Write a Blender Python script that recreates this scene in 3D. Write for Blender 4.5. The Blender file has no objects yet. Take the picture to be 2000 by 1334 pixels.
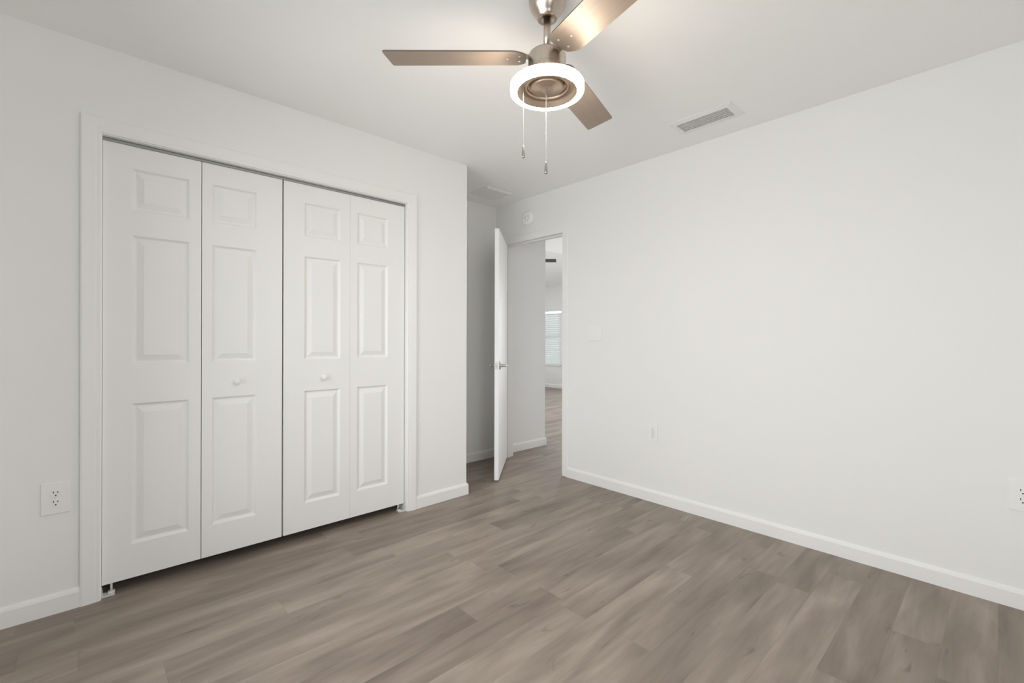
import bpy, bmesh, math, random
from mathutils import Vector, Matrix

SC = bpy.context.scene
COL = SC.collection

# ------------------------------------------------------------------ camera
F_PX, CAM_YAW, CAM_Z, HORIZON, ROLL = 886.95, 47.055, 1.1557, 661.3, 0.13
_t, _r = math.radians(CAM_YAW), math.radians(ROLL)
FWD = Vector((math.cos(_t), math.sin(_t), 0))
RGT = Vector((math.sin(_t), -math.cos(_t), 0))
UP = Vector((0, 0, 1))
r2, u2 = RGT * math.cos(_r) + UP * math.sin(_r), UP * math.cos(_r) - RGT * math.sin(_r)
cd = bpy.data.cameras.new('camera')
cam = bpy.data.objects.new('camera', cd)
COL.objects.link(cam)
cam.matrix_world = Matrix(((r2.x, u2.x, -FWD.x, 0), (r2.y, u2.y, -FWD.y, 0), (r2.z, u2.z, -FWD.z, CAM_Z), (0, 0, 0, 1)))
cd.sensor_width = 36.0
cd.lens = F_PX / 2000 * 36
cd.shift_y = (HORIZON - 667) / 2000
cd.clip_start = 0.02
SC.camera = cam

# ------------------------------------------------------------------ world, exposure
SKY = 7.0          # overcast sky seen by the windows
RING = 74.0        # the fan's ring lamp
EXPOSURE = 0.02
w = bpy.data.worlds.new('sky')
SC.world = w
w.use_nodes = True
nt = w.node_tree
bg = nt.nodes['Background']
bg.inputs['Strength'].default_value = SKY
tc = nt.nodes.new('ShaderNodeTexCoord')
sp = nt.nodes.new('ShaderNodeSeparateXYZ')
nt.links.new(tc.outputs['Generated'], sp.inputs[0])
cr = nt.nodes.new('ShaderNodeValToRGB')
cr.color_ramp.elements[0].position = 0.46
cr.color_ramp.elements[0].color = (0.70, 0.712, 0.73, 1)
cr.color_ramp.elements[1].position = 0.54
cr.color_ramp.elements[1].color = (0.962, 0.980, 1.01, 1)
mr = nt.nodes.new('ShaderNodeMapRange')
mr.inputs[1].default_value = -1
nt.links.new(sp.outputs[2], mr.inputs[0])
nt.links.new(mr.outputs[0], cr.inputs[0])
nt.links.new(cr.outputs[0], bg.inputs['Color'])
vs = SC.view_settings
vs.view_transform = 'Standard'
vs.look = 'None'
vs.gamma = 1
vs.use_curve_mapping = False
vs.exposure = EXPOSURE
SC.cycles.max_bounces = 14
SC.cycles.diffuse_bounces = 10
SC.cycles.glossy_bounces = 5
SC.cycles.sample_clamp_indirect = 8
SC.cycles.caustics_reflective = False
SC.cycles.caustics_refractive = False


def portal(name, loc, sx, sy, direction):
    """a window's portal: it gives no light of its own, it only steers the sky's sampling"""
    l = bpy.data.lights.new(name, 'AREA')
    l.shape = 'RECTANGLE'
    l.size, l.size_y = sx, sy
    l.cycles.is_portal = True
    o = bpy.data.objects.new(name, l)
    COL.objects.link(o)
    o.location = loc
    o.rotation_euler = Vector(direction).to_track_quat('-Z', 'Y').to_euler()
    return o


# ------------------------------------------------------------------ dimensions (metres)
XL, XR = -0.40, 2.93            # side wall with the added window, right wall
YF, YC, YA = -0.36, 2.70, 3.376  # wall behind the camera, closet wall, alcove back wall
XE = 2.052                       # end of the closet wall
H = 2.44
T = 0.12
OX0, OX1, OZ = 0.041, 1.552, 2.054      # closet opening
DY0, DY1, DZ = 2.523, 3.262, 2.055      # entry doorway in the right wall
XH = 3.638                               # corner of the hall wall
XF, YEND, YS = 8.02, 8.4, 0.5            # living room beyond
YV = 4.523                               # where the flat hall ceiling stops
W2 = (6.945, 7.86, 0.52, 1.845)          # seen living-room window (y0, y1, z0, z1)
W3 = (2.4, 6.5, 0.05, 2.30)                # unseen glass door added in the far wall for daylight
W6 = (5.2, 6.9, 0.05, 2.10)              # unseen glass door added at the passage end for more light
W1 = (-0.05, 2.20, 0.25, 2.06)            # unseen side window added to bring daylight into the bedroom
W4 = (-0.05, 0.95, 0.30, 2.06)            # window added behind the camera to light the bedroom (x0, x1, z0, z1)
W5 = (3.9, 7.8, 0.05, 2.40)              # unseen glass door added in the end wall to brighten the living room


# ------------------------------------------------------------------ materials
def mat(name, col, rough=0.5, metal=0.0, spec=0.5, **kw):
    m = bpy.data.materials.new(name)
    m.use_nodes = True
    b = m.node_tree.nodes['Principled BSDF']
    b.inputs['Base Color'].default_value = (*col, 1)
    b.inputs['Roughness'].default_value = rough
    b.inputs['Metallic'].default_value = metal
    b.inputs['Specular IOR Level'].default_value = spec
    for k, v in kw.items():
        b.inputs[k].default_value = v
    return m


def N(m, t, **kw):
    n = m.node_tree.nodes.new(t)
    for k, v in kw.items():
        setattr(n, k, v)
    return n


def noise_bump(m, scale, strength, dist=0.002, detail=3):
    t = m.node_tree
    c = N(m, 'ShaderNodeTexCoord')
    n = N(m, 'ShaderNodeTexNoise')
    n.inputs['Scale'].default_value = scale
    n.inputs['Detail'].default_value = detail
    b = N(m, 'ShaderNodeBump')
    b.inputs['Strength'].default_value = strength
    b.inputs['Distance'].default_value = dist
    t.links.new(c.outputs['Object'], n.inputs['Vector'])
    t.links.new(n.outputs['Fac'], b.inputs['Height'])
    t.links.new(b.outputs[0], t.nodes['Principled BSDF'].inputs['Normal'])


PAINT = (0.803, 0.802, 0.793)
M = {}
M['wall'] = mat('wall_paint', PAINT, 0.6, spec=0.25)
noise_bump(M['wall'], 45, 0.12)
M['ceil'] = mat('ceiling_paint', (0.90, 0.898, 0.89), 0.8, spec=0.15)
noise_bump(M['ceil'], 60, 0.2)
M['trim'] = mat('trim_paint', (0.812, 0.811, 0.802), 0.45, spec=0.3)
M['door'] = mat('door_paint', (0.812, 0.811, 0.802), 0.45, spec=0.3)
noise_bump(M['door'], 160, 0.06, 0.001)
M['plastic'] = mat('white_plastic', (0.815, 0.814, 0.805), 0.35)
M['slot'] = mat('dark_slot', (0.03, 0.03, 0.03), 0.6)
M['jack'] = mat('grey_insert', (0.70, 0.70, 0.685), 0.5)
M['steel'] = mat('satin_nickel', (0.66, 0.64, 0.61), 0.28, 1.0)
M['track'] = mat('grey_track', (0.35, 0.35, 0.34), 0.5, 0.6)
M['dark'] = mat('dark_bronze', (0.035, 0.03, 0.027), 0.5)
M['ventgap'] = mat('duct_shade', (0.72, 0.715, 0.70), 0.8)
M['louver'] = mat('louver_paint', (0.82, 0.815, 0.80), 0.5)


def brushed(name, col, rough, axis, metal=1.0):
    """brushed metal or foil: fine streaks along one axis of the part"""
    m = mat(name, col, rough, metal)
    t = m.node_tree
    b = t.nodes['Principled BSDF']
    c = N(m, 'ShaderNodeTexCoord')
    mp = N(m, 'ShaderNodeMapping')
    s = [260, 260, 260]
    s[axis] = 5
    mp.inputs['Scale'].default_value = s
    n = N(m, 'ShaderNodeTexNoise')
    n.inputs['Scale'].default_value = 1
    n.inputs['Detail'].default_value = 2
    rp = N(m, 'ShaderNodeMapRange')
    rp.inputs[3].default_value = 0.82
    rp.inputs[4].default_value = 1.14
    mx = N(m, 'ShaderNodeVectorMath', operation='SCALE')
    mx.inputs[0].default_value = col
    t.links.new(c.outputs['Object'], mp.inputs[0])
    t.links.new(mp.outputs[0], n.inputs['Vector'])
    t.links.new(n.outputs['Fac'], rp.inputs[0])
    t.links.new(rp.outputs[0], mx.inputs['Scale'])
    t.links.new(mx.outputs[0], b.inputs['Base Color'])
    bp = N(m, 'ShaderNodeBump')
    bp.inputs['Strength'].default_value = 0.12
    bp.inputs['Distance'].default_value = 0.0005
    t.links.new(n.outputs['Fac'], bp.inputs['Height'])
    t.links.new(bp.outputs[0], b.inputs['Normal'])
    return m


M['nickel'] = brushed('brushed_nickel', (0.56, 0.49, 0.42), 0.30, 2)
M['nickel_disc'] = brushed('brushed_nickel_disc', (0.68, 0.54, 0.42), 0.45, 0)
M['blade'] = brushed('brushed_blade_foil', (0.315, 0.25, 0.20), 0.5, 0, 0.2)
M['blade_edge'] = mat('blade_edge', (0.14, 0.115, 0.095), 0.5)
M['chain'] = mat('bead_chain', (0.42, 0.41, 0.39), 0.4, 0.5)
M['fob'] = mat('fob_metal', (0.30, 0.295, 0.275), 0.3, 0.8)
M['latch'] = mat('latch_plate', (0.55, 0.55, 0.54), 0.5, 0.3)

M['ring'] = bpy.data.materials.new('lit_diffuser')
M['ring'].use_nodes = True
_b = M['ring'].node_tree.nodes['Principled BSDF']
_b.inputs['Base Color'].default_value = (0.9, 0.88, 0.84, 1)
_b.inputs['Emission Color'].default_value = (1.0, 0.90, 0.77, 1)
_b.inputs['Emission Strength'].default_value = RING

M['glass'] = bpy.data.materials.new('window_glass')
M['glass'].use_nodes = True
_n = M['glass'].node_tree
_n.nodes.remove(_n.nodes['Principled BSDF'])
_tr = N(M['glass'], 'ShaderNodeBsdfTransparent')
_tr.inputs[0].default_value = (0.95, 0.955, 0.95, 1)
_gl = N(M['glass'], 'ShaderNodeBsdfGlossy')
_gl.inputs['Roughness'].default_value = 0.02
_mx = N(M['glass'], 'ShaderNodeMixShader')
_fr = N(M['glass'], 'ShaderNodeFresnel')
_fr.inputs[0].default_value = 1.45
_n.links.new(_fr.outputs[0], _mx.inputs[0])
_n.links.new(_tr.outputs[0], _mx.inputs[1])
_n.links.new(_gl.outputs[0], _mx.inputs[2])
_n.links.new(_mx.outputs[0], _n.nodes['Material Output'].inputs[0])

M['slat'] = bpy.data.materials.new('blind_slat')
M['slat'].use_nodes = True
_n = M['slat'].node_tree
_n.nodes.remove(_n.nodes['Principled BSDF'])
_d = N(M['slat'], 'ShaderNodeBsdfDiffuse')
_d.inputs[0].default_value = (0.80, 0.81, 0.80, 1)
_tl = N(M['slat'], 'ShaderNodeBsdfTranslucent')
_tl.inputs[0].default_value = (0.66, 0.78, 0.78, 1)
_mx = N(M['slat'], 'ShaderNodeMixShader')
_mx.inputs[0].default_value = 0.16
_n.links.new(_d.outputs[0], _mx.inputs[1])
_n.links.new(_tl.outputs[0], _mx.inputs[2])
_n.links.new(_mx.outputs[0], _n.nodes['Material Output'].inputs[0])


def floor_material():
    m = mat('vinyl_planks', (0.2, 0.17, 0.15), 0.42, spec=0.35)
    t = m.node_tree
    b = t.nodes['Principled BSDF']
    L = t.links.new

    def math_(op, a, bb=None, c=None):
        n = N(m, 'ShaderNodeMath', operation=op)
        for i, v in enumerate((a, bb, c)):
            if v is None:
                continue
            if isinstance(v, (int, float)):
                n.inputs[i].default_value = v
            else:
                L(v, n.inputs[i])
        return n.outputs[0]

    c = N(m, 'ShaderNodeTexCoord')
    s = N(m, 'ShaderNodeSeparateXYZ')
    L(c.outputs['Object'], s.inputs[0])
    x, y = s.outputs[0], s.outputs[1]
    PW, PL = 0.145, 1.22
    yr = math_('DIVIDE', math_('SUBTRACT', y, 0.002), PW)
    row = math_('FLOOR', yr)
    wn = N(m, 'ShaderNodeTexWhiteNoise', noise_dimensions='1D')
    L(row, wn.inputs['W'])
    xr = math_('ADD', math_('DIVIDE', x, PL), math_('MULTIPLY', wn.outputs['Value'], 7.31))
    colm = math_('FLOOR', xr)
    cv = N(m, 'ShaderNodeCombineXYZ')
    L(row, cv.inputs[0])
    L(colm, cv.inputs[1])
    wn2 = N(m, 'ShaderNodeTexWhiteNoise', noise_dimensions='3D')
    L(cv.outputs[0], wn2.inputs['Vector'])
    rnd = wn2.outputs['Value']
    sc = N(m, 'ShaderNodeSeparateColor')
    L(wn2.outputs['Color'], sc.inputs[0])

    def grain(sx, sy, scale, detail, rough=0.55, dist=0.0):
        v = N(m, 'ShaderNodeCombineXYZ')
        L(math_('ADD', math_('MULTIPLY', x, sx), math_('MULTIPLY', rnd, 37.0)), v.inputs[0])
        L(math_('ADD', math_('MULTIPLY', y, sy), math_('MULTIPLY', sc.outputs[1], 23.0)), v.inputs[1])
        n = N(m, 'ShaderNodeTexNoise')
        n.inputs['Scale'].default_value = scale
        n.inputs['Detail'].default_value = detail
        n.inputs['Roughness'].default_value = rough
        n.inputs['Distortion'].default_value = dist
        L(v.outputs[0], n.inputs['Vector'])
        return n.outputs['Fac']

    cloud = grain(1.9, 11.0, 1.0, 4, 0.5, 0.4)
    fine = grain(4.0, 60.0, 1.0, 5, 0.6, 0.2)
    knot = grain(5.0, 17.0, 1.0, 2, 0.5, 1.0)
    kn = N(m, 'ShaderNodeMapRange', interpolation_type='SMOOTHSTEP')
    kn.inputs[1].default_value = 0.64
    kn.inputs[2].default_value = 0.80
    L(knot, kn.inputs[0])
    # tone: plank + clouds + grain
    tone = math_('ADD', math_('MULTIPLY', math_('SUBTRACT', sc.outputs[2], 0.5), 0.30),
                 math_('MULTIPLY', math_('SUBTRACT', cloud, 0.5), 1.5))
    tone = math_('ADD', tone, math_('MULTIPLY', math_('SUBTRACT', fine, 0.5), 0.28))
    tone = math_('SUBTRACT', tone, math_('MULTIPLY', kn.outputs[0], 0.42))
    tone = math_('ADD', tone, 0.5)
    cr = N(m, 'ShaderNodeValToRGB')
    e = cr.color_ramp.elements
    e[0].position, e[0].color = 0.0, (0.150, 0.120, 0.098, 1)
    e[1].position, e[1].color = 1.0, (0.395, 0.335, 0.281, 1)
    k = e.new(0.5)
    k.color = (0.262, 0.216, 0.180, 1)
    L(tone, cr.inputs[0])
    # seams
    fy = math_('FRACT', yr)
    fx = math_('FRACT', xr)
    ey = math_('MULTIPLY', math_('MINIMUM', fy, math_('SUBTRACT', 1.0, fy)), PW)
    ex = math_('MULTIPLY', math_('MINIMUM', fx, math_('SUBTRACT', 1.0, fx)), PL)
    ed = math_('MINIMUM', ey, ex)
    sm = N(m, 'ShaderNodeMapRange')
    sm.inputs[1].default_value = 0.0
    sm.inputs[2].default_value = 0.0022
    sm.inputs[3].default_value = 0.86
    sm.inputs[4].default_value = 1.0
    L(ed, sm.inputs[0])
    vm = N(m, 'ShaderNodeVectorMath', operation='SCALE')
    L(cr.outputs[0], vm.inputs[0])
    L(sm.outputs[0], vm.inputs['Scale'])
    L(vm.outputs[0], b.inputs['Base Color'])
    bp = N(m, 'ShaderNodeBump')
    bp.inputs['Strength'].default_value = 0.15
    bp.inputs['Distance'].default_value = 0.001
    L(math_('ADD', math_('MULTIPLY', fine, 0.6), sm.outputs[0]), bp.inputs['Height'])
    L(bp.outputs[0], b.inputs['Normal'])
    return m


M['floor'] = floor_material()


# ------------------------------------------------------------------ mesh helpers
class MB:
    """collects shapes into one bmesh, then links it as ONE object"""

    def __init__(self):
        self.bm = bmesh.new()
        self.mi = 0

    def _new(self, before):
        for f in self.bm.faces:
            if f not in before:
                f.material_index = self.mi

    def box(self, x0, x1, y0, y1, z0, z1, bevel=0.0, seg=2, mtx=None):
        t = bmesh.new()
        bmesh.ops.create_cube(t, size=1)
        for v in t.verts:
            v.co = Vector(((x0 + x1) / 2 + v.co.x * (x1 - x0), (y0 + y1) / 2 + v.co.y * (y1 - y0), (z0 + z1) / 2 + v.co.z * (z1 - z0)))
        if bevel:
            bmesh.ops.bevel(t, geom=list(t.edges), offset=bevel, segments=seg, affect='EDGES', profile=0.5)
        self.merge(t, mtx)
        return self

    def merge(self, t, mtx=None):
        if mtx is not None:
            bmesh.ops.transform(t, matrix=mtx, verts=t.verts)
        mp = {v: self.bm.verts.new(v.co) for v in t.verts}
        for f in t.faces:
            try:
                nf = self.bm.faces.new([mp[v] for v in f.verts])
                nf.material_index = self.mi
                nf.smooth = f.smooth
            except ValueError:
                pass
        t.free()

    def lathe(self, prof, seg=48, mtx=None, closed=False, smooth=True):
        """prof: (r, z) list, spun about z"""
        t = bmesh.new()
        rings = []
        for r, z in prof:
            if r < 1e-6:
                rings.append([t.verts.new((0, 0, z))])
            else:
                rings.append([t.verts.new((r * math.cos(2 * math.pi * i / seg), r * math.sin(2 * math.pi * i / seg), z)) for i in range(seg)])
        n = len(rings)
        for a in range(n if closed else n - 1):
            A, B = rings[a], rings[(a + 1) % n]
            for i in range(seg):
                j = (i + 1) % seg
                if len(A) == 1 and len(B) == 1:
                    continue
                if len(A) == 1:
                    f = t.faces.new((A[0], B[j], B[i]))
                elif len(B) == 1:
                    f = t.faces.new((A[i], A[j], B[0]))
                else:
                    f = t.faces.new((A[i], A[j], B[j], B[i]))
                f.smooth = smooth
        bmesh.ops.recalc_face_normals(t, faces=t.faces)
        self.merge(t, mtx)
        return self

    def tube(self, pts, r, seg=10):
        t = bmesh.new()
        pts = [Vector(p) for p in pts]
        rings = []
        for i, p in enumerate(pts):
            d = (pts[min(i + 1, len(pts) - 1)] - pts[max(i - 1, 0)]).normalized()
            a = d.orthogonal().normalized() if i == 0 else (a - d * a.dot(d)).normalized()
            b = d.cross(a)
            rr = r[i] if isinstance(r, (list, tuple)) else r
            rings.append([t.verts.new(p + (a * math.cos(2 * math.pi * k / seg) + b * math.sin(2 * math.pi * k / seg)) * rr) for k in range(seg)])
        for A, B in zip(rings, rings[1:]):
            for i in range(seg):
                f = t.faces.new((A[i], A[(i + 1) % seg], B[(i + 1) % seg], B[i]))
                f.smooth = True
        t.faces.new(rings[0][::-1])
        t.faces.new(rings[-1])
        bmesh.ops.recalc_face_normals(t, faces=t.faces)
        self.merge(t)
        return self

    def sweep(self, prof, path, close_ends=True):
        """prof: list of (a, b); path: list of functions (a, b) -> point; joined as a mitred strip"""
        t = bmesh.new()
        rings = [[t.verts.new(f(a, b)) for a, b in prof] for f in path]
        n = len(prof)
        for A, B in zip(rings, rings[1:]):
            for i in range(n):
                t.faces.new((A[i], A[(i + 1) % n], B[(i + 1) % n], B[i]))
        if close_ends:
            t.faces.new(rings[0][::-1])
            t.faces.new(rings[-1])
        bmesh.ops.recalc_face_normals(t, faces=t.faces)
        self.merge(t)
        return self

    def prism(self, outline, z0, z1, bevel=0.0, mtx=None):
        t = bmesh.new()
        bot = [t.verts.new((x, y, z0)) for x, y in outline]
        top = [t.verts.new((x, y, z1)) for x, y in outline]
        n = len(outline)
        t.faces.new(bot[::-1])
        t.faces.new(top)
        for i in range(n):
            t.faces.new((bot[i], bot[(i + 1) % n], top[(i + 1) % n], top[i]))
        bmesh.ops.recalc_face_normals(t, faces=t.faces)
        if bevel:
            bmesh.ops.bevel(t, geom=[e for e in t.edges if abs(e.verts[0].co.z - e.verts[1].co.z) < 1e-6], offset=bevel, segments=2, affect='EDGES', profile=0.5)
        self.merge(t, mtx)
        return self

    def build(self, name, mats, parent=None, loc=None, smooth=False):
        me = bpy.data.meshes.new(name)
        self.bm.to_mesh(me)
        self.bm.free()
        for m in (mats if isinstance(mats, (list, tuple)) else [mats]):
            me.materials.append(m)
        if smooth:
            for p in me.polygons:
                p.use_smooth = True
        o = bpy.data.objects.new(name, me)
        COL.objects.link(o)
        if parent is not None:
            o.parent = parent
        if loc is not None:
            o.location = loc
        return o


def empty(name, loc, rz=0.0):
    o = bpy.data.objects.new(name, None)
    o.empty_display_size = 0.1
    COL.objects.link(o)
    o.location = loc
    o.rotation_euler = (0, 0, rz)
    return o


def tag(o, label=None, cat=None, group=None, kind=None):
    if label:
        o['label'] = label
    if cat:
        o['category'] = cat
    if group:
        o['group'] = group
    if kind:
        o['kind'] = kind
    return o


def struct(o, label=None, cat=None):
    return tag(o, label, cat, None, 'structure')


# ------------------------------------------------------------------ shell
m = MB()
m.box(XL - T, XF + T, YF - T, YEND + T, -0.1, 0.0)
struct(m.build('floor', M['floor']), 'grey brown wood-look plank floor running through to the room beyond', 'floor')

m = MB()
m.box(XL - T, XF + T, YF - T, YV, H, H + 0.1)
struct(m.build('ceiling', M['ceil']), 'flat white ceiling over the bedroom with the fan', 'ceiling')

# vaulted ceiling of the room beyond, rising away from the far wall
def zv(x):
    return 2.43 + 0.25 * (XF - x)
m = MB()
t = bmesh.new()
xs = (XH - T, XF + T)
vs_ = [t.verts.new((x, y, zv(x) + dz)) for dz in (0, 0.1) for y in (YV - T, YEND + T) for x in xs]
for q in ((0, 1, 3, 2), (4, 6, 7, 5), (0, 4, 5, 1), (2, 3, 7, 6), (0, 2, 6, 4), (1, 5, 7, 3)):
    t.faces.new([vs_[i] for i in q])
bmesh.ops.recalc_face_normals(t, faces=t.faces)
m.merge(t)
struct(m.build('ceiling_vaulted', M['ceil']), 'sloping white ceiling of the room seen through the doorway', 'ceiling')

# closet wall with its opening and the return at its end
m = MB()
J = 0.018
m.box(XL - T, OX0 - J, YC, YC + T, 0, H)
m.box(OX1 + J, XE, YC, YC + T, 0, H)
m.box(OX0 - J, OX1 + J, YC, YC + T, OZ + J, H)
m.box(XE - T, XE, YC + T, YA, 0, H)
struct(m.build('wall_left', M['wall']), 'white wall around the closet doors', 'wall')

m = MB()
m.box(XL - T, XH, YA, YA + T, 0, H)
struct(m.build('wall_back', M['wall']), 'white wall behind the open entry door, running on into the hall', 'wall')

m = MB()
m.box(XR, XR + T, YF - T, DY0 - J, 0, H)
m.box(XR, XR + T, DY1 + J, YA, 0, H)
m.box(XR, XR + T, DY0 - J, DY1 + J, DZ + J, H)
struct(m.build('wall_right', M['wall']), 'long bare white wall with the doorway at its far end', 'wall')

m = MB()
m.box(XL - T, W4[0], YF - T, YF, 0, H)
m.box(W4[1], XR, YF - T, YF, 0, H)
m.box(W4[0], W4[1], YF - T, YF, 0, W4[2])
m.box(W4[0], W4[1], YF - T, YF, W4[3], H)
struct(m.build('wall_front', M['wall']), 'white wall behind the camera', 'wall')


def wall_with_window_x(x0, x1, ya, yb, z1, wins):
    mb = MB()
    y = ya
    for (a, b, c, d) in sorted(wins):
        mb.box(x0, x1, y, a, 0, z1)
        mb.box(x0, x1, a, b, 0, c)
        mb.box(x0, x1, a, b, d, z1)
        y = b
    mb.box(x0, x1, y, yb, 0, z1)
    return mb


struct(wall_with_window_x(XL - T, XL, YF, YA, H, [W1]).build('wall_added_window', M['wall']), 'white wall with the added bedroom window', 'wall')
struct(wall_with_window_x(XF, XF + T, YS - T, YEND + T, 2.6, [W2, W3]).build('wall_far', M['wall']), 'far white wall with the blind-covered window seen through the doorway', 'wall')
m = MB()
m.box(XH - T, XH, YA + T, YEND + T, 0, 3.75)
struct(m.build('wall_hall', M['wall']), 'white wall turning the corner out of the hall', 'wall')
m = MB()
m.box(XH, W5[0], YEND, YEND + T, 0, 3.75)
m.box(W5[1], XF, YEND, YEND + T, 0, 3.75)
m.box(W5[0], W5[1], YEND, YEND + T, 0, W5[2])
m.box(W5[0], W5[1], YEND, YEND + T, W5[3], 3.75)
struct(m.build('wall_living', M['wall']), 'end wall of the room beyond the doorway', 'wall')
m = MB()
m.box(XR + T, W6[0], YS - T, YS, 0, H)
m.box(W6[1], XF, YS - T, YS, 0, H)
m.box(W6[0], W6[1], YS - T, YS, 0, W6[2])
m.box(W6[0], W6[1], YS - T, YS, W6[3], H)
struct(m.build('wall_passage', M['wall']), 'end wall of the passage outside the doorway', 'wall')
m = MB()
m.box(XH, XF + T, YV - T, YV, H + 0.1, 3.75)
struct(m.build('wall_gable', M['wall']), 'short upright wall above the edge of the hall ceiling', 'wall')

# ------------------------------------------------------------------ baseboards
BB = [(0, 0), (0.012, 0), (0.012, 0.066), (0.009, 0.076), (0.004, 0.084), (0, 0.084)]


def baseboard(name, pts, label):
    """pts: corners at the wall face; the wall is on the right hand when walking along pts (board stands to the left)"""
    ps = [Vector(p) for p in pts]
    path = []
    for i, p in enumerate(ps):
        ds = []
        if i > 0:
            ds.append((ps[i] - ps[i - 1]).normalized())
        if i < len(ps) - 1:
            ds.append((ps[i + 1] - ps[i]).normalized())
        ns = [Vector((-d.y, d.x)) for d in ds]
        if len(ns) == 2:
            b = (ns[0] + ns[1]).normalized()
            b = b / b.dot(ns[0])
        else:
            b = ns[0]
        path.append(lambda a, z, p=p, b=b: (p.x + b.x * a, p.y + b.y * a, z))
    mb = MB()
    mb.sweep(BB, path)
    return struct(mb.build(name, M['trim']), label, 'baseboard')


CW = 0.0665   # casing width
baseboard('baseboard_left', [(OX0 - 0.004 - CW, YC), (XL, YC)], 'white baseboard under the outlet beside the closet')
baseboard('baseboard_corner', [(XE, YA), (XE, YC), (OX1 + 0.004 + CW, YC)], 'white baseboard wrapping the end of the closet wall')
baseboard('baseboard_back', [(XR, YA), (XE, YA)], 'white baseboard behind the open entry door')
baseboard('baseboard_right', [(XR, YF), (XR, DY0 - 0.004 - 0.057)], 'long white baseboard along the bare wall')
baseboard('baseboard_hall', [(XH, YEND), (XH, YA), (XR + T, YA)], 'white baseboard in the hall outside the doorway')
baseboard('baseboard_far', [(XF, YS), (XF, YEND)], 'white baseboard below the far window')
baseboard('baseboard_added_window', [(XL, YC), (XL, YF)], 'white baseboard below the added bedroom window')
baseboard('baseboard_front', [(XL, YF), (XR, YF)], 'white baseboard behind the camera')

# ------------------------------------------------------------------ casings and jambs
CP = [(0, 0), (0, 0.009), (0.003, 0.011), (0.014, 0.011), (0.019, 0.0125), (0.044, 0.0145), (0.060, 0.0155), (CW, 0.013), (CW, 0)]
FLAT = [(0, 0), (0, 0.005), (CW * 0.96, 0.006), (CW, 0.004), (CW, 0)]


def casing(mb, w_scale, u0, u1, ztop, place, prof=CP):
    """three mitred sides round an opening; place(u, depth, z) gives the point"""
    pf = [(a * w_scale, d) for a, d in prof]
    mb.sweep(pf, [lambda a, d: place(u0 - a, d, 0), lambda a, d: place(u0 - a, d, ztop + a), lambda a, d: place(u1 + a, d, ztop + a), lambda a, d: place(u1 + a, d, 0)])


R_ = 0.004
m = MB()
casing(m, 1, OX0 - R_, OX1 + R_, OZ + R_, lambda u, d, z: (u, YC - d, z))
struct(m.build('trim_1', M['trim']), 'white moulded casing round the closet opening', 'trim')
m = MB()
m.box(OX0 - J, OX0, YC - 0.001, YC + T + 0.001, 0, OZ + J)
m.box(OX1, OX1 + J, YC - 0.001, YC + T + 0.001, 0, OZ + J)
m.box(OX0, OX1, YC - 0.001, YC + T + 0.001, OZ, OZ + J)
struct(m.build('trim_2', M['trim']), 'white jamb lining of the closet opening', 'trim')
m = MB()
casing(m, 0.057 / CW, DY0 - R_, DY1 + R_, DZ + R_, lambda u, d, z: (XR - d, u, z), FLAT)
struct(m.build('trim_3', M['trim']), 'white casing round the entry doorway', 'trim')
m = MB()
m.box(XR - 0.001, XR + T + 0.001, DY0 - J, DY0, 0, DZ + J)
m.box(XR - 0.001, XR + T + 0.001, DY1, DY1 + J, 0, DZ + J)
m.box(XR - 0.001, XR + T + 0.001, DY0, DY1, DZ, DZ + J)
# stop strips
m.box(XR + 0.042, XR + 0.078, DY0, DY0 + 0.011, 0, DZ)
m.box(XR + 0.042, XR + 0.078, DY1 - 0.011, DY1, 0, DZ)
m.box(XR + 0.042, XR + 0.078, DY0 + 0.011, DY1 - 0.011, DZ - 0.011, DZ)
struct(m.build('trim_4', M['trim']), 'white jamb lining of the entry doorway', 'trim')
m = MB()
casing(m, 0.057 / CW, DY0 - R_, DY1 + R_, DZ + R_, lambda u, d, z: (XR + T + d, u, z))
struct(m.build('trim_5', M['trim']), 'white casing on the hall side of the doorway', 'trim')

# ------------------------------------------------------------------ closet doors
DTH = 0.032
ZB, ZT = 0.050, 2.037     # leaf bottom and top
ROWS = ((0.205, 0.852), (1.032, 1.628), (1.742, 1.936))


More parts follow.
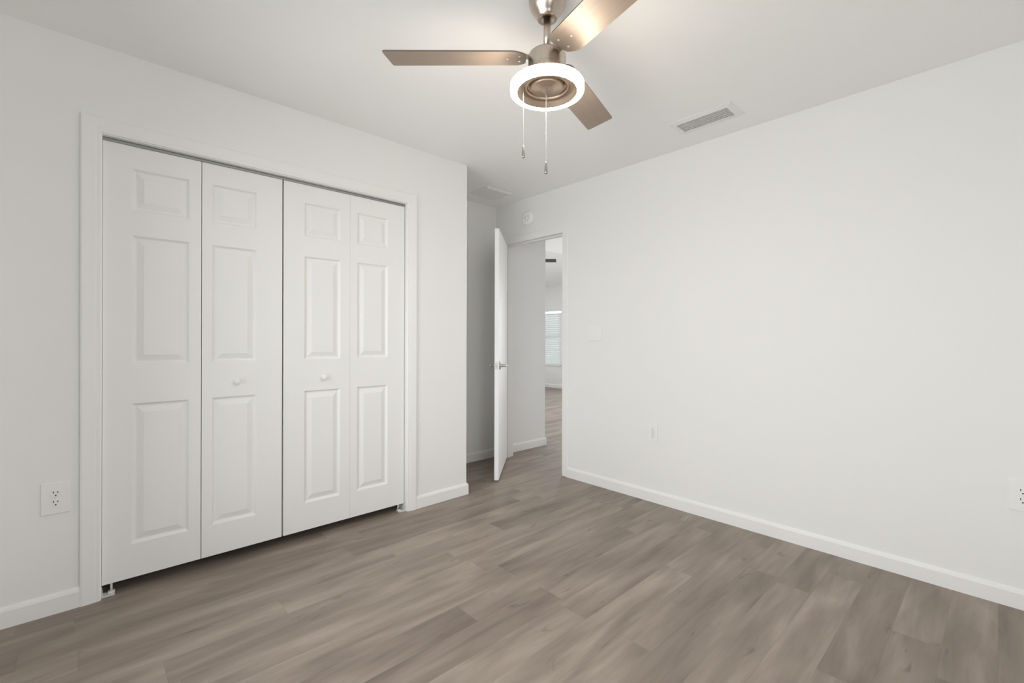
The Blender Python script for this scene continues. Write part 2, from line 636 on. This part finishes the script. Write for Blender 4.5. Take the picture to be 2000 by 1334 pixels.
def leaf_mesh(wd, p0, p1):
    """one bifold leaf, x 0..wd, front face at y = 0 (towards -y), three raised panels"""
    t = bmesh.new()
    hh = ZT - ZB

    def quad(a, b, c, d):
        t.faces.new([t.verts.new(v) for v in (a, b, c, d)])

    def rect(x0, x1, z0, z1, y=0.0):
        quad((x0, y, z0), (x1, y, z0), (x1, y, z1), (x0, y, z1))
    rows = [(a - ZB, b - ZB) for a, b in ROWS]
    rect(0, p0, 0, hh)
    rect(p1, wd, 0, hh)
    zs = [0] + [v for r in rows for v in r] + [hh]
    for i in range(0, len(zs), 2):
        rect(p0, p1, zs[i], zs[i + 1])
    steps = [(0.0, 0.0), (0.004, 0.0035), (0.008, 0.009), (0.013, 0.0105), (0.018, 0.010), (0.040, 0.0025), (0.043, 0.0015)]
    for a, b in rows:
        for (i0, d0), (i1, d1) in zip(steps, steps[1:]):
            o = [(p0 + i0, d0, a + i0), (p1 - i0, d0, a + i0), (p1 - i0, d0, b - i0), (p0 + i0, d0, b - i0)]
            n = [(p0 + i1, d1, a + i1), (p1 - i1, d1, a + i1), (p1 - i1, d1, b - i1), (p0 + i1, d1, b - i1)]
            for k in range(4):
                quad(o[k], o[(k + 1) % 4], n[(k + 1) % 4], n[k])
        i, d = steps[-1]
        rect(p0 + i, p1 - i, a + i, b - i, d)
    # sides, back
    quad((0, 0, 0), (0, 0, hh), (0, DTH, hh), (0, DTH, 0))
    quad((wd, 0, 0), (wd, DTH, 0), (wd, DTH, hh), (wd, 0, hh))
    quad((0, 0, hh), (wd, 0, hh), (wd, DTH, hh), (0, DTH, hh))
    quad((0, 0, 0), (0, DTH, 0), (wd, DTH, 0), (wd, 0, 0))
    quad((0, DTH, 0), (0, DTH, hh), (wd, DTH, hh), (wd, DTH, 0))
    bmesh.ops.remove_doubles(t, verts=t.verts, dist=1e-5)
    bmesh.ops.recalc_face_normals(t, faces=t.faces)
    return t


YD = YC + 0.024      # front face of the leaves


def closet_door(leaves, knob, pins, label):
    """leaves: (x0, x1, panel x0, panel x1, swing in degrees about x0); knob: (leaf index, x)"""
    root = empty('closet_door', (leaves[0][0], YD, ZB))
    tag(root, label, 'closet door', 'bifold closet doors', 'thing')
    objs = []
    for (x0, x1, a, b) in leaves:
        mb = MB()
        mb.merge(leaf_mesh(x1 - x0, a - x0, b - x0))
        o = mb.build('leaf', M['door'], root, (x0 - leaves[0][0], 0, 0))
        objs.append(o)
    i, kx, kz = knob
    mb = MB()
    mt = Matrix.Rotation(math.pi / 2, 4, 'X')
    mb.lathe([(0.0, 0.030), (0.008, 0.0295), (0.0145, 0.026), (0.0165, 0.021), (0.0145, 0.016), (0.009, 0.012), (0.0078, 0.006), (0.011, 0.0), (0.0, 0.0)], 28, mt)
    mb.build('knob', M['trim'], objs[i], (kx - leaves[i][0], 0, kz - ZB))
    for px, lo in pins:
        mb = MB()
        z0, z1 = (-0.038, 0.0) if lo else (ZT - ZB, ZT - ZB + 0.012)
        mb.lathe([(0, z0), (0.0045, z0), (0.0045, z1), (0, z1)], 12)
        mb.build('pivot_pin', M['plastic'], root, (px - leaves[0][0], DTH / 2, 0))
    return root


closet_door([(0.0425, 0.4095, 0.144, 0.360), (0.4125, 0.7855, 0.456, 0.658)], (1, 0.566, 0.930),
            [(0.075, False), (0.075, True), (0.755, False)], 'white six-panel bifold closet door next to the outlet by the casing')
closet_door([(0.7935, 1.1735, 0.905, 1.113), (1.1745, 1.5465, 1.220, 1.426)], (0, 1.012, 0.925),
            [(0.822, False), (1.512, False), (1.512, True)], 'white six-panel bifold closet door nearer the entry doorway')

# track inside the head, floor brackets
m = MB()
m.box(OX0 + 0.002, OX1 - 0.002, YD + 0.004, YD + 0.007, OZ - 0.014, OZ)
m.box(OX0 + 0.002, OX1 - 0.002, YD + 0.025, YD + 0.028, OZ - 0.014, OZ)
m.box(OX0 + 0.002, OX1 - 0.002, YD + 0.004, YD + 0.028, OZ - 0.002, OZ - 0.0002)
tag(m.build('door_track', M['track']), 'thin grey metal track above the closet doors', 'track', None, 'thing')
for bx, side, lb in ((OX0, 1, 'small pivot bracket on the floor below the closet door by the outlet'), (OX1, -1, 'small pivot bracket on the floor at the closet end nearer the entry door')):
    m = MB()
    xa, xb = sorted((bx + side * 0.001, bx + side * 0.045))
    m.box(xa, xb, YD - 0.014, YD + 0.03, 0.0, 0.003)
    xc, xd = sorted((bx + side * 0.001, bx + side * 0.004))
    m.box(xc, xd, YD - 0.014, YD + 0.03, 0.003, 0.03)
    xc, xd = sorted((bx + side * 0.022, bx + side * 0.046))
    m.box(xc, xd, YD + 0.006, YD + 0.026, 0.003, 0.012, 0.002)
    tag(m.build('pivot_bracket', M['jack']), lb, 'bracket', 'closet pivot brackets')

# ------------------------------------------------------------------ entry door (local x from hinge to free edge, room face at y = 0)
DW, DT_ = 0.722, 0.035
ANG = math.radians(180 + 42.3)
dr = empty('door_1', (2.922, 3.258, 0.0), ANG)
struct(dr, 'plain white slab door standing half open into the room, with a lever handle', 'door')
m = MB()
m.box(0.003, DW, -0.0, DT_, 0.014, 2.043, 0.0015, 1)
m.build('slab', M['door'], dr)
HZ = 0.935
hx = DW - 0.062
for s in (1, -1):
    face = DT_ if s > 0 else 0.0
    rot = Matrix.Translation((hx, face, HZ)) @ Matrix.Rotation(-s * math.pi / 2, 4, 'X')
    m = MB()
    m.lathe([(0, 0.0), (0.033, 0.0), (0.033, 0.004), (0.029, 0.009), (0.014, 0.011), (0.012, 0.016), (0.012, 0.040), (0, 0.040)], 32, rot)
    yy = face + s * 0.048
    m.tube([(hx, face + s * 0.034, HZ), (hx, face + s * 0.044, HZ), (hx - 0.006, yy, HZ), (hx - 0.03, yy + s * 0.002, HZ), (hx - 0.075, yy, HZ), (hx - 0.112, yy - s * 0.004, HZ)], [0.011, 0.011, 0.0105, 0.0095, 0.0085, 0.0065], 14)
    m.build('lever_handle', M['steel'], dr)
m = MB()
m.box(DW - 0.001, DW + 0.0012, 0.006, DT_ - 0.006, HZ - 0.028, HZ + 0.028)
m.box(DW + 0.001, DW + 0.009, 0.012, DT_ - 0.012, HZ - 0.008, HZ + 0.008, 0.002)
m.build('latch', M['latch'], dr)
for hz in (0.22, 1.03, 1.83):
    m = MB()
    m.lathe([(0, -0.045), (0.0055, -0.045), (0.0055, 0.045), (0.004, 0.049), (0, 0.049)], 14, Matrix.Translation((-0.001, -0.006, hz)))
    m.build('hinge', M['steel'], dr)


# ------------------------------------------------------------------ wall plates (local: x along the wall, y out of the wall, z up)
def wall_frame(o, loc, normal):
    o.location = loc
    n = Vector(normal)
    o.rotation_euler = (0, 0, math.atan2(-n.x, n.y))   # local +y -> normal


def plate(name, wd, ht, label, cat, group=None):
    root = empty(name, (0, 0, 0))
    tag(root, label, cat, group)
    m = MB()
    m.box(-wd / 2, wd / 2, 0.0, 0.0065, -ht / 2, ht / 2, 0.003, 2)
    m.build('cover_plate', M['plastic'], root)
    return root


def outlet(label):
    root = plate('wall_outlet', 0.089, 0.133, label, 'outlet', 'duplex wall outlets')
    for s in (1, -1):
        m = MB()
        pts = []
        for k in range(32):
            a = 2 * math.pi * k / 32
            pts.append((max(-0.0165, min(0.0165, 0.0185 * math.cos(a))), max(-0.014, min(0.014, 0.0185 * math.sin(a)))))
        m.prism(pts, 0.0, 0.0032, 0.0006, Matrix.Translation((0, 0.0062, 0)) @ Matrix.Rotation(math.pi / 2, 4, 'X') @ Matrix.Scale(-1, 4, (0, 0, 1)))
        rc = m.build('receptacle', M['plastic'], root, (0, 0, s * 0.0195))
        m = MB()
        for px, hh in ((-0.0064, 0.0075), (0.0064, 0.0095)):
            m.box(px - 0.0014, px + 0.0014, 0.0088, 0.0097, 0.0015, 0.0015 + hh)
        t = bmesh.new()
        m.lathe([(0, 0), (0.0030, 0), (0.0030, 0.0009), (0, 0.0009)], 14, Matrix.Translation((0, 0.0097, -0.0075)) @ Matrix.Rotation(math.pi / 2, 4, 'X'))
        t.free()
        m.build('slots', M['slot'], rc)
    m = MB()
    m.lathe([(0, 0), (0.003, 0), (0.003, 0.001), (0, 0.0013)], 12, Matrix.Translation((0, 0.006, 0)) @ Matrix.Rotation(-math.pi / 2, 4, 'X'))
    m.build('screw', M['plastic'], root)
    return root


wall_frame(outlet('white duplex outlet low on the closet wall beside the casing'), (-0.102, YC, 0.483), (0, -1, 0))
wall_frame(outlet('white duplex outlet low on the long bare wall, cut by the picture edge'), (XR, -0.068, 0.486), (-1, 0, 0))

jp = plate('jack_plate', 0.072, 0.118, 'white wall plate with a narrow upright insert, low on the bare wall toward the doorway', 'wall plate')
m = MB()
m.box(-0.010, 0.010, 0.006, 0.0075, -0.035, 0.035, 0.0005, 1)
m.build('jack_insert', M['jack'], jp)
wall_frame(jp, (XR, 1.675, 0.487), (-1, 0, 0))

sw = plate('light_switch', 0.118, 0.124, 'white double rocker light switch plate at chest height beside the doorway', 'light switch')
for s in (-1, 1):
    m = MB()
    m.box(s * 0.023 - 0.0165, s * 0.023 + 0.0165, 0.006, 0.0085, -0.033, 0.033, 0.001, 1, Matrix.Rotation(math.radians(1.5), 4, 'X'))
    m.build('rocker', M['plastic'], sw)
wall_frame(sw, (XR, 2.185, 1.2), (-1, 0, 0))

# smoke detector over the doorway
sd = empty('smoke_detector', (0, 0, 0))
tag(sd, 'round white smoke detector on the wall above the entry doorway', 'smoke detector')
rx = Matrix.Rotation(-math.pi / 2, 4, 'X')
m = MB()
m.lathe([(0, 0), (0.068, 0), (0.068, 0.010), (0.064, 0.013), (0, 0.013)], 40, rx)
m.build('mounting_base', M['plastic'], sd)
m = MB()
m.lathe([(0.061, 0.012), (0.061, 0.024), (0.058, 0.032), (0.050, 0.037), (0.030, 0.038), (0.028, 0.035), (0.022, 0.035), (0.020, 0.038), (0, 0.0385)], 40, rx)
m.build('cover', M['plastic'], sd)
m = MB()
m.lathe([(0, 0.0375), (0.007, 0.0375), (0.0065, 0.0405), (0, 0.041)], 16, Matrix.Translation((0.035, 0, 0)) @ rx)
m.build('test_button', M['plastic'], sd)
wall_frame(sd, (XR, 2.926, 2.25), (-1, 0, 0))


# ------------------------------------------------------------------ ceiling vents (local z down from ceiling = negative)
def vent(name, x0, x1, y0, y1, flange, nsl, label, along_y=True, tilt=40, louver='louver'):
    cx, cy = (x0 + x1) / 2, (y0 + y1) / 2
    root = empty(name, (cx, cy, H))
    tag(root, label, 'air vent')
    a, b = (x1 - x0) / 2, (y1 - y0) / 2
    m = MB()
    # sloped flange: outer edge on the ceiling, inner lip lower
    prof = [(flange, 0.0), (flange, -0.003), (0.004, -0.011), (0.0, -0.011), (0.0, 0.0)]
    pts = [(-a, -b), (a, -b), (a, b), (-a, b), (-a, -b)]
    sg = [(-1, -1), (1, -1), (1, 1), (-1, 1), (-1, -1)]
    m.sweep(prof, [lambda o, z, p=p, s=s: (p[0] + s[0] * o, p[1] + s[1] * o, z) for p, s in zip(pts, sg)], close_ends=False)
    m.build('flange', M['plastic'], root)
    m = MB()
    m.box(-a, a, -b, b, -0.0012, -0.0002)
    m.build('duct_opening', M['ventgap'], root)
    m = MB()
    for k in range(nsl):
        if along_y:
            x = -a + (k + 0.5) * 2 * a / nsl
            mt = Matrix.Translation((x, 0, -0.007)) @ Matrix.Rotation(math.radians(tilt), 4, 'Y')
            m.box(-a / nsl * 0.88, a / nsl * 0.88, -b, b, -0.0006, 0.0006, mtx=mt)
        else:
            y = -b + (k + 0.5) * 2 * b / nsl
            mt = Matrix.Translation((0, y, -0.007)) @ Matrix.Rotation(math.radians(tilt), 4, 'X')
            m.box(-a, a, -b / nsl * 0.95, b / nsl * 0.95, -0.0006, 0.0006, mtx=mt)
    m.build('louvers', M[louver], root)
    return root


vent('ceiling_vent', 2.567, 2.692, 1.027, 1.322, 0.036, 6, 'white register with grey louvers in the bedroom ceiling near the bare wall', True, -42)
vent('return_grille', 2.475, 2.715, 2.965, 3.165, 0.022, 14, 'pale square grille in the ceiling above the open entry door', True, 14, 'plastic')

# ------------------------------------------------------------------ ceiling fan
FC = Vector((1.267, 1.170, H))
fan = empty('ceiling_fan', FC)
tag(fan, 'brushed nickel three-blade ceiling fan with a lit ring lamp', 'ceiling fan')
z = lambda v: v - H
m = MB()
m.lathe([(0.0, z(2.4395)), (0.069, z(2.4395)), (0.070, z(2.432)), (0.0685, z(2.420)), (0.064, z(2.405)), (0.056, z(2.391)), (0.047, z(2.380)), (0.041, z(2.372)), (0.038, z(2.365)), (0.034, z(2.363)), (0.022, z(2.364)), (0.020, z(2.375)), (0, z(2.375))], 56)
m.build('canopy', M['nickel'], fan)
m = MB()
m.lathe([(0.0, z(2.385)), (0.0135, z(2.385)), (0.0135, z(2.250)), (0, z(2.250))], 28)
m.build('downrod', M['nickel'], fan)
m = MB()
m.lathe([(0.0, z(2.262)), (0.018, z(2.262)), (0.022, z(2.258)), (0.023, z(2.242)), (0.034, z(2.237)), (0.060, z(2.234)), (0.068, z(2.229)), (0.071, z(2.222)), (0.071, z(2.180)), (0.074, z(2.172)), (0.078, z(2.160)), (0.078, z(2.128)), (0, z(2.128))], 64)
m.build('motor_housing', M['nickel'], fan)
# lamp drum: dish with a recessed centre
m = MB()
m.lathe([(0.0, z(2.130)), (0.100, z(2.130)), (0.128, z(2.124)), (0.136, z(2.117)), (0.136, z(2.112)),
         (0.1135, z(2.112)), (0.1135, z(2.0865)), (0.1115, z(2.0865)), (0.1105, z(2.108)), (0.084, z(2.108)), (0.081, z(2.102)), (0.077, z(2.102)), (0.076, z(2.112)), (0.074, z(2.118)), (0.0, z(2.120))], 72)
m.build('lamp_housing', M['nickel_disc'], fan)
m = MB()
m.lathe([(0.0, z(2.121)), (0.062, z(2.119)), (0.062, z(2.104)), (0.058, z(2.100)), (0.030, z(2.099)), (0.028, z(2.097)), (0.016, z(2.097)), (0.014, z(2.099)), (0.0, z(2.099))], 56)
m.build('switch_cup', M['nickel_disc'], fan)
m = MB()
pr = []
for k in range(9):
    a = math.pi / 2 * k / 8
    pr.append((0.1345 + 0.0045 * math.cos(a), z(2.0905) - 0.0045 * math.sin(a)))
pr = [(0.1365, z(2.1165)), (0.139, z(2.1130))] + pr + [(0.1165, z(2.0860)), (0.1140, z(2.0875)), (0.1140, z(2.1118)), (0.1365, z(2.1118))]
m.lathe(pr, 80, closed=True)
m.build('lamp_ring', M['ring'], fan)

# blades: local x outward, y tangential (counter-clockwise), pitched about x
BZ = z(2.217)
PITCH = math.radians(11)
def rounded(poly, r, n=5):
    out = []
    k = len(poly)
    for i in range(k):
        p, a, b = Vector(poly[i]), Vector(poly[i - 1]), Vector(poly[(i + 1) % k])
        rr = r[i] if isinstance(r, (list, tuple)) else r
        d1, d2 = (a - p).normalized(), (b - p).normalized()
        p1, p2 = p + d1 * rr, p + d2 * rr
        for q in range(n + 1):
            s = q / n
            c = p1 * (1 - s) ** 2 + p * 2 * s * (1 - s) + p2 * s ** 2
            out.append((c.x, c.y))
    return out
outline = rounded([(0.080, -0.040), (0.106, -0.060), (0.598, -0.0655), (0.609, 0.0655), (0.118, 0.0635), (0.080, 0.034)], [0.010, 0.016, 0.010, 0.012, 0.022, 0.010])
blade_angles = [137.05, 257.05, 17.05]
first = None
for ang in blade_angles:
    if first is None:
        m = MB()
        m.prism(outline, -0.003, 0.003, 0.0008)
        me_b = m.build('blade', [M['blade'], M['blade_edge']], fan)
        for p in me_b.data.polygons:
            if abs(p.normal.z) < 0.5:
                p.material_index = 1
        first = me_b
        b = me_b
        m = MB()
        m.box(0.055, 0.135, -0.020, 0.020, 0.003, 0.0075, 0.001)
        arm = m.build('blade_arm', M['nickel'], b)
        scr = []
        for sx, sy in ((0.105, -0.022), (0.105, 0.022), (0.150, 0.0)):
            m = MB()
            m.lathe([(0, -0.0052), (0.003, -0.0048), (0.0048, -0.0032), (0.0048, -0.0028), (0, -0.0028)], 14)
            scr.append(m.build('screw', M['steel'], b, (sx, sy, 0)))
        kids = [arm] + scr
    else:
        b = first.copy()
        COL.objects.link(b)
        b.parent = fan
        for k_ in kids:
            c = k_.copy()
            COL.objects.link(c)
            c.parent = b
    b.location = (0, 0, BZ)
    b.rotation_mode = 'XYZ'
    b.rotation_euler = (Matrix.Rotation(math.radians(ang), 3, 'Z') @ Matrix.Rotation(-PITCH, 3, 'X')).to_euler()


def chain(off_r, off_f, ztop, zfob, fob_len, lab=None):
    p = RGT * off_r + FWD * off_f
    m = MB()
    zz = z(ztop)
    zb = z(zfob)
    m.tube([(0, 0, zz), (0, 0, zb)], 0.0009, 8)
    n = int((zz - zb) / 0.0042)
    for i in range(n):
        m.lathe([(0, 0.0015), (0.0011, 0.0011), (0.0015, 0), (0.0011, -0.0011), (0, -0.0015)], 8, Matrix.Translation((0, 0, zb + (i + 0.5) * 0.0042)))
    c = m.build('pull_chain', M['chain'], fan, (p.x, p.y, 0))
    m = MB()
    m.lathe([(0, 0.0), (0.0018, 0.0), (0.003, -0.004), (0.0042, -0.014), (0.0058, -fob_len * 0.6), (0.0062, -fob_len + 0.006), (0.0056, -fob_len + 0.001), (0.0040, -fob_len), (0, -fob_len)], 18)
    m.build('pull_fob', M['fob'], c, (0, 0, zb))


chain(-0.089, -0.004, 2.106, 1.886, 0.048)
chain(-0.004, -0.010, 2.099, 1.822, 0.046)


# ------------------------------------------------------------------ windows and blinds
def window(name, face, depth, win, label, axis, into, sill=True):
    """a window in a wall at `face` of constant x (axis 0) or y (axis 1); into = +1 if the room lies towards +axis"""
    u0, u1, z0, z1 = win
    mid = face - into * depth / 2 - into * 0.02
    P = lambda n, u, z: Vector((n, u, z)) if axis == 0 else Vector((u, n, z))
    org = P(face - into * depth / 2, (u0 + u1) / 2, z0)
    root = empty(name, org)
    struct(root, label, 'window')

    def bx(m, n0, n1, a, b, c, d, bevel=0.0):
        p, q = P(n0, a, c) - org, P(n1, b, d) - org
        m.box(min(p.x, q.x), max(p.x, q.x), min(p.y, q.y), max(p.y, q.y), p.z, q.z, bevel)
    fr = 0.042
    m = MB()
    for (a, b, c, d) in ((u0, u0 + fr, z0, z1), (u1 - fr, u1, z0, z1), (u0 + fr, u1 - fr, z0, z0 + fr), (u0 + fr, u1 - fr, z1 - fr, z1)):
        bx(m, mid - 0.03, mid + 0.03, a, b, c, d)
    if sill:
        zm = z0 + (z1 - z0) * 0.54
        bx(m, mid - 0.022, mid + 0.026, u0 + fr, u1 - fr, zm - 0.02, zm + 0.02)
        panes = ((u0 + fr, u1 - fr, z0 + fr, zm - 0.02), (u0 + fr, u1 - fr, zm + 0.02, z1 - fr))
    else:
        um = (u0 + u1) / 2
        bx(m, mid - 0.022, mid + 0.026, um - 0.03, um + 0.03, z0 + fr, z1 - fr)
        panes = ((u0 + fr, um - 0.03, z0 + fr, z1 - fr), (um + 0.03, u1 - fr, z0 + fr, z1 - fr))
    m.build('window_frame', M['trim'], root)
    for (a, b, c, d) in panes:
        m = MB()
        bx(m, mid - 0.003, mid + 0.003, a, b, c, d)
        m.build('pane', M['glass'], root)
    if sill:
        m = MB()
        bx(m, face + into * 0.03, mid + into * 0.03, u0 + 0.001, u1 - 0.001, z0, z0 + 0.018, 0.003)
        m.build('window_sill', M['trim'], root)
    pl = P(face - into * (depth - 0.02), (u0 + u1) / 2, (z0 + z1) / 2)
    portal(name + '_portal', pl, u1 - u0, z1 - z0, P(into, 0, 0))
    return root


def blind(xin, win, into, label, group, tilt):
    y0, y1, z0, z1 = win
    xb = xin - into * 0.024
    root = empty('window_blind', (xb, (y0 + y1) / 2, z0))
    tag(root, label, 'window blind')
    hw = (y1 - y0) / 2 - 0.006
    hh = z1 - z0
    m = MB()
    m.box(-0.022, 0.022, -hw, hw, hh - 0.045, hh - 0.002, 0.003)
    m.build('headrail', M['trim'], root)
    m = MB()
    n = int((hh - 0.10) / 0.05)
    for k in range(n):
        m.box(-0.027, 0.027, -hw, hw, -0.001, 0.001, mtx=Matrix.Translation((0, 0, 0.060 + k * 0.05)) @ Matrix.Rotation(into * math.radians(tilt), 4, 'Y'))
    m.build('slats', M['slat'], root)
    m = MB()
    m.box(-0.018, 0.018, -hw, hw, 0.020, 0.036, 0.003)
    m.build('bottom_rail', M['trim'], root)
    for yy in (-hw + 0.12, hw - 0.12):
        m = MB()
        m.tube([(0.021 * into, yy, 0.03), (0.021 * into, yy, hh - 0.04)], 0.0009, 6)
        m.build('ladder_cord', M['plastic'], root)
    return root


window('window_added_1', XL, T, W1, 'unseen bedroom window added for daylight in the side wall near the camera', 0, 1)
window('window_2', XF, T, W2, 'far window covered by a white blind, seen through the doorway', 0, -1)
window('window_added_3', XF, T, W3, 'unseen glass door added for daylight in the far wall of the room beyond', 0, -1, False)
window('window_added_4', YF, T, W4, 'unseen bedroom window added for daylight in the wall behind the camera', 1, 1)
window('window_added_5', YEND, T, W5, 'unseen glass patio door added for daylight in the end wall of the room beyond', 1, -1, False)
window('window_added_6', YS, T, W6, 'unseen glass door added for daylight at the passage end of the room beyond', 1, 1, False)
blind(XF, W2, -1, 'white slatted blind over the far window, glimpsed through the doorway', None, 68)

# ------------------------------------------------------------------ dark fan in the room beyond
tip = Vector((6.025, 5.32, 0))
hub = tip - RGT * 0.62
hf = empty('ceiling_fan', (hub.x, hub.y, zv(hub.x)))
tag(hf, 'dark ceiling fan in the room beyond, one blade tip showing through the doorway', 'ceiling fan')
drop = hf.location.z - 2.53
m = MB()
m.lathe([(0, 0.0), (0.065, 0.02), (0.065, -0.03), (0.05, -0.065), (0.02, -0.08), (0, -0.08)], 32)
m.build('canopy', M['dark'], hf)
m = MB()
m.lathe([(0, -0.05), (0.013, -0.05), (0.013, -drop + 0.06), (0, -drop + 0.06)], 16)
m.build('downrod', M['dark'], hf)
m = MB()
m.lathe([(0, -drop + 0.08), (0.05, -drop + 0.07), (0.11, -drop + 0.05), (0.12, -drop + 0.01), (0.115, -drop - 0.05), (0.06, -drop - 0.075), (0, -drop - 0.08)], 40)
m.build('motor_housing', M['dark'], hf)
ol = rounded([(0.10, -0.04), (0.18, -0.062), (0.60, -0.068), (0.62, 0.068), (0.18, 0.062), (0.10, 0.04)], 0.015)
fb = None
base_ang = math.degrees(math.atan2(RGT.y, RGT.x))
for k in range(3):
    if fb is None:
        m = MB()
        m.prism(ol, -0.004, 0.004, 0.001)
        fb = b = m.build('blade', M['dark'], hf)
    else:
        b = fb.copy()
        COL.objects.link(b)
        b.parent = hf
    b.location = (0, 0, -drop)
    b.rotation_euler = (Matrix.Rotation(math.radians(base_ang + 120 * k), 3, 'Z') @ Matrix.Rotation(math.radians(-12), 3, 'X')).to_euler()
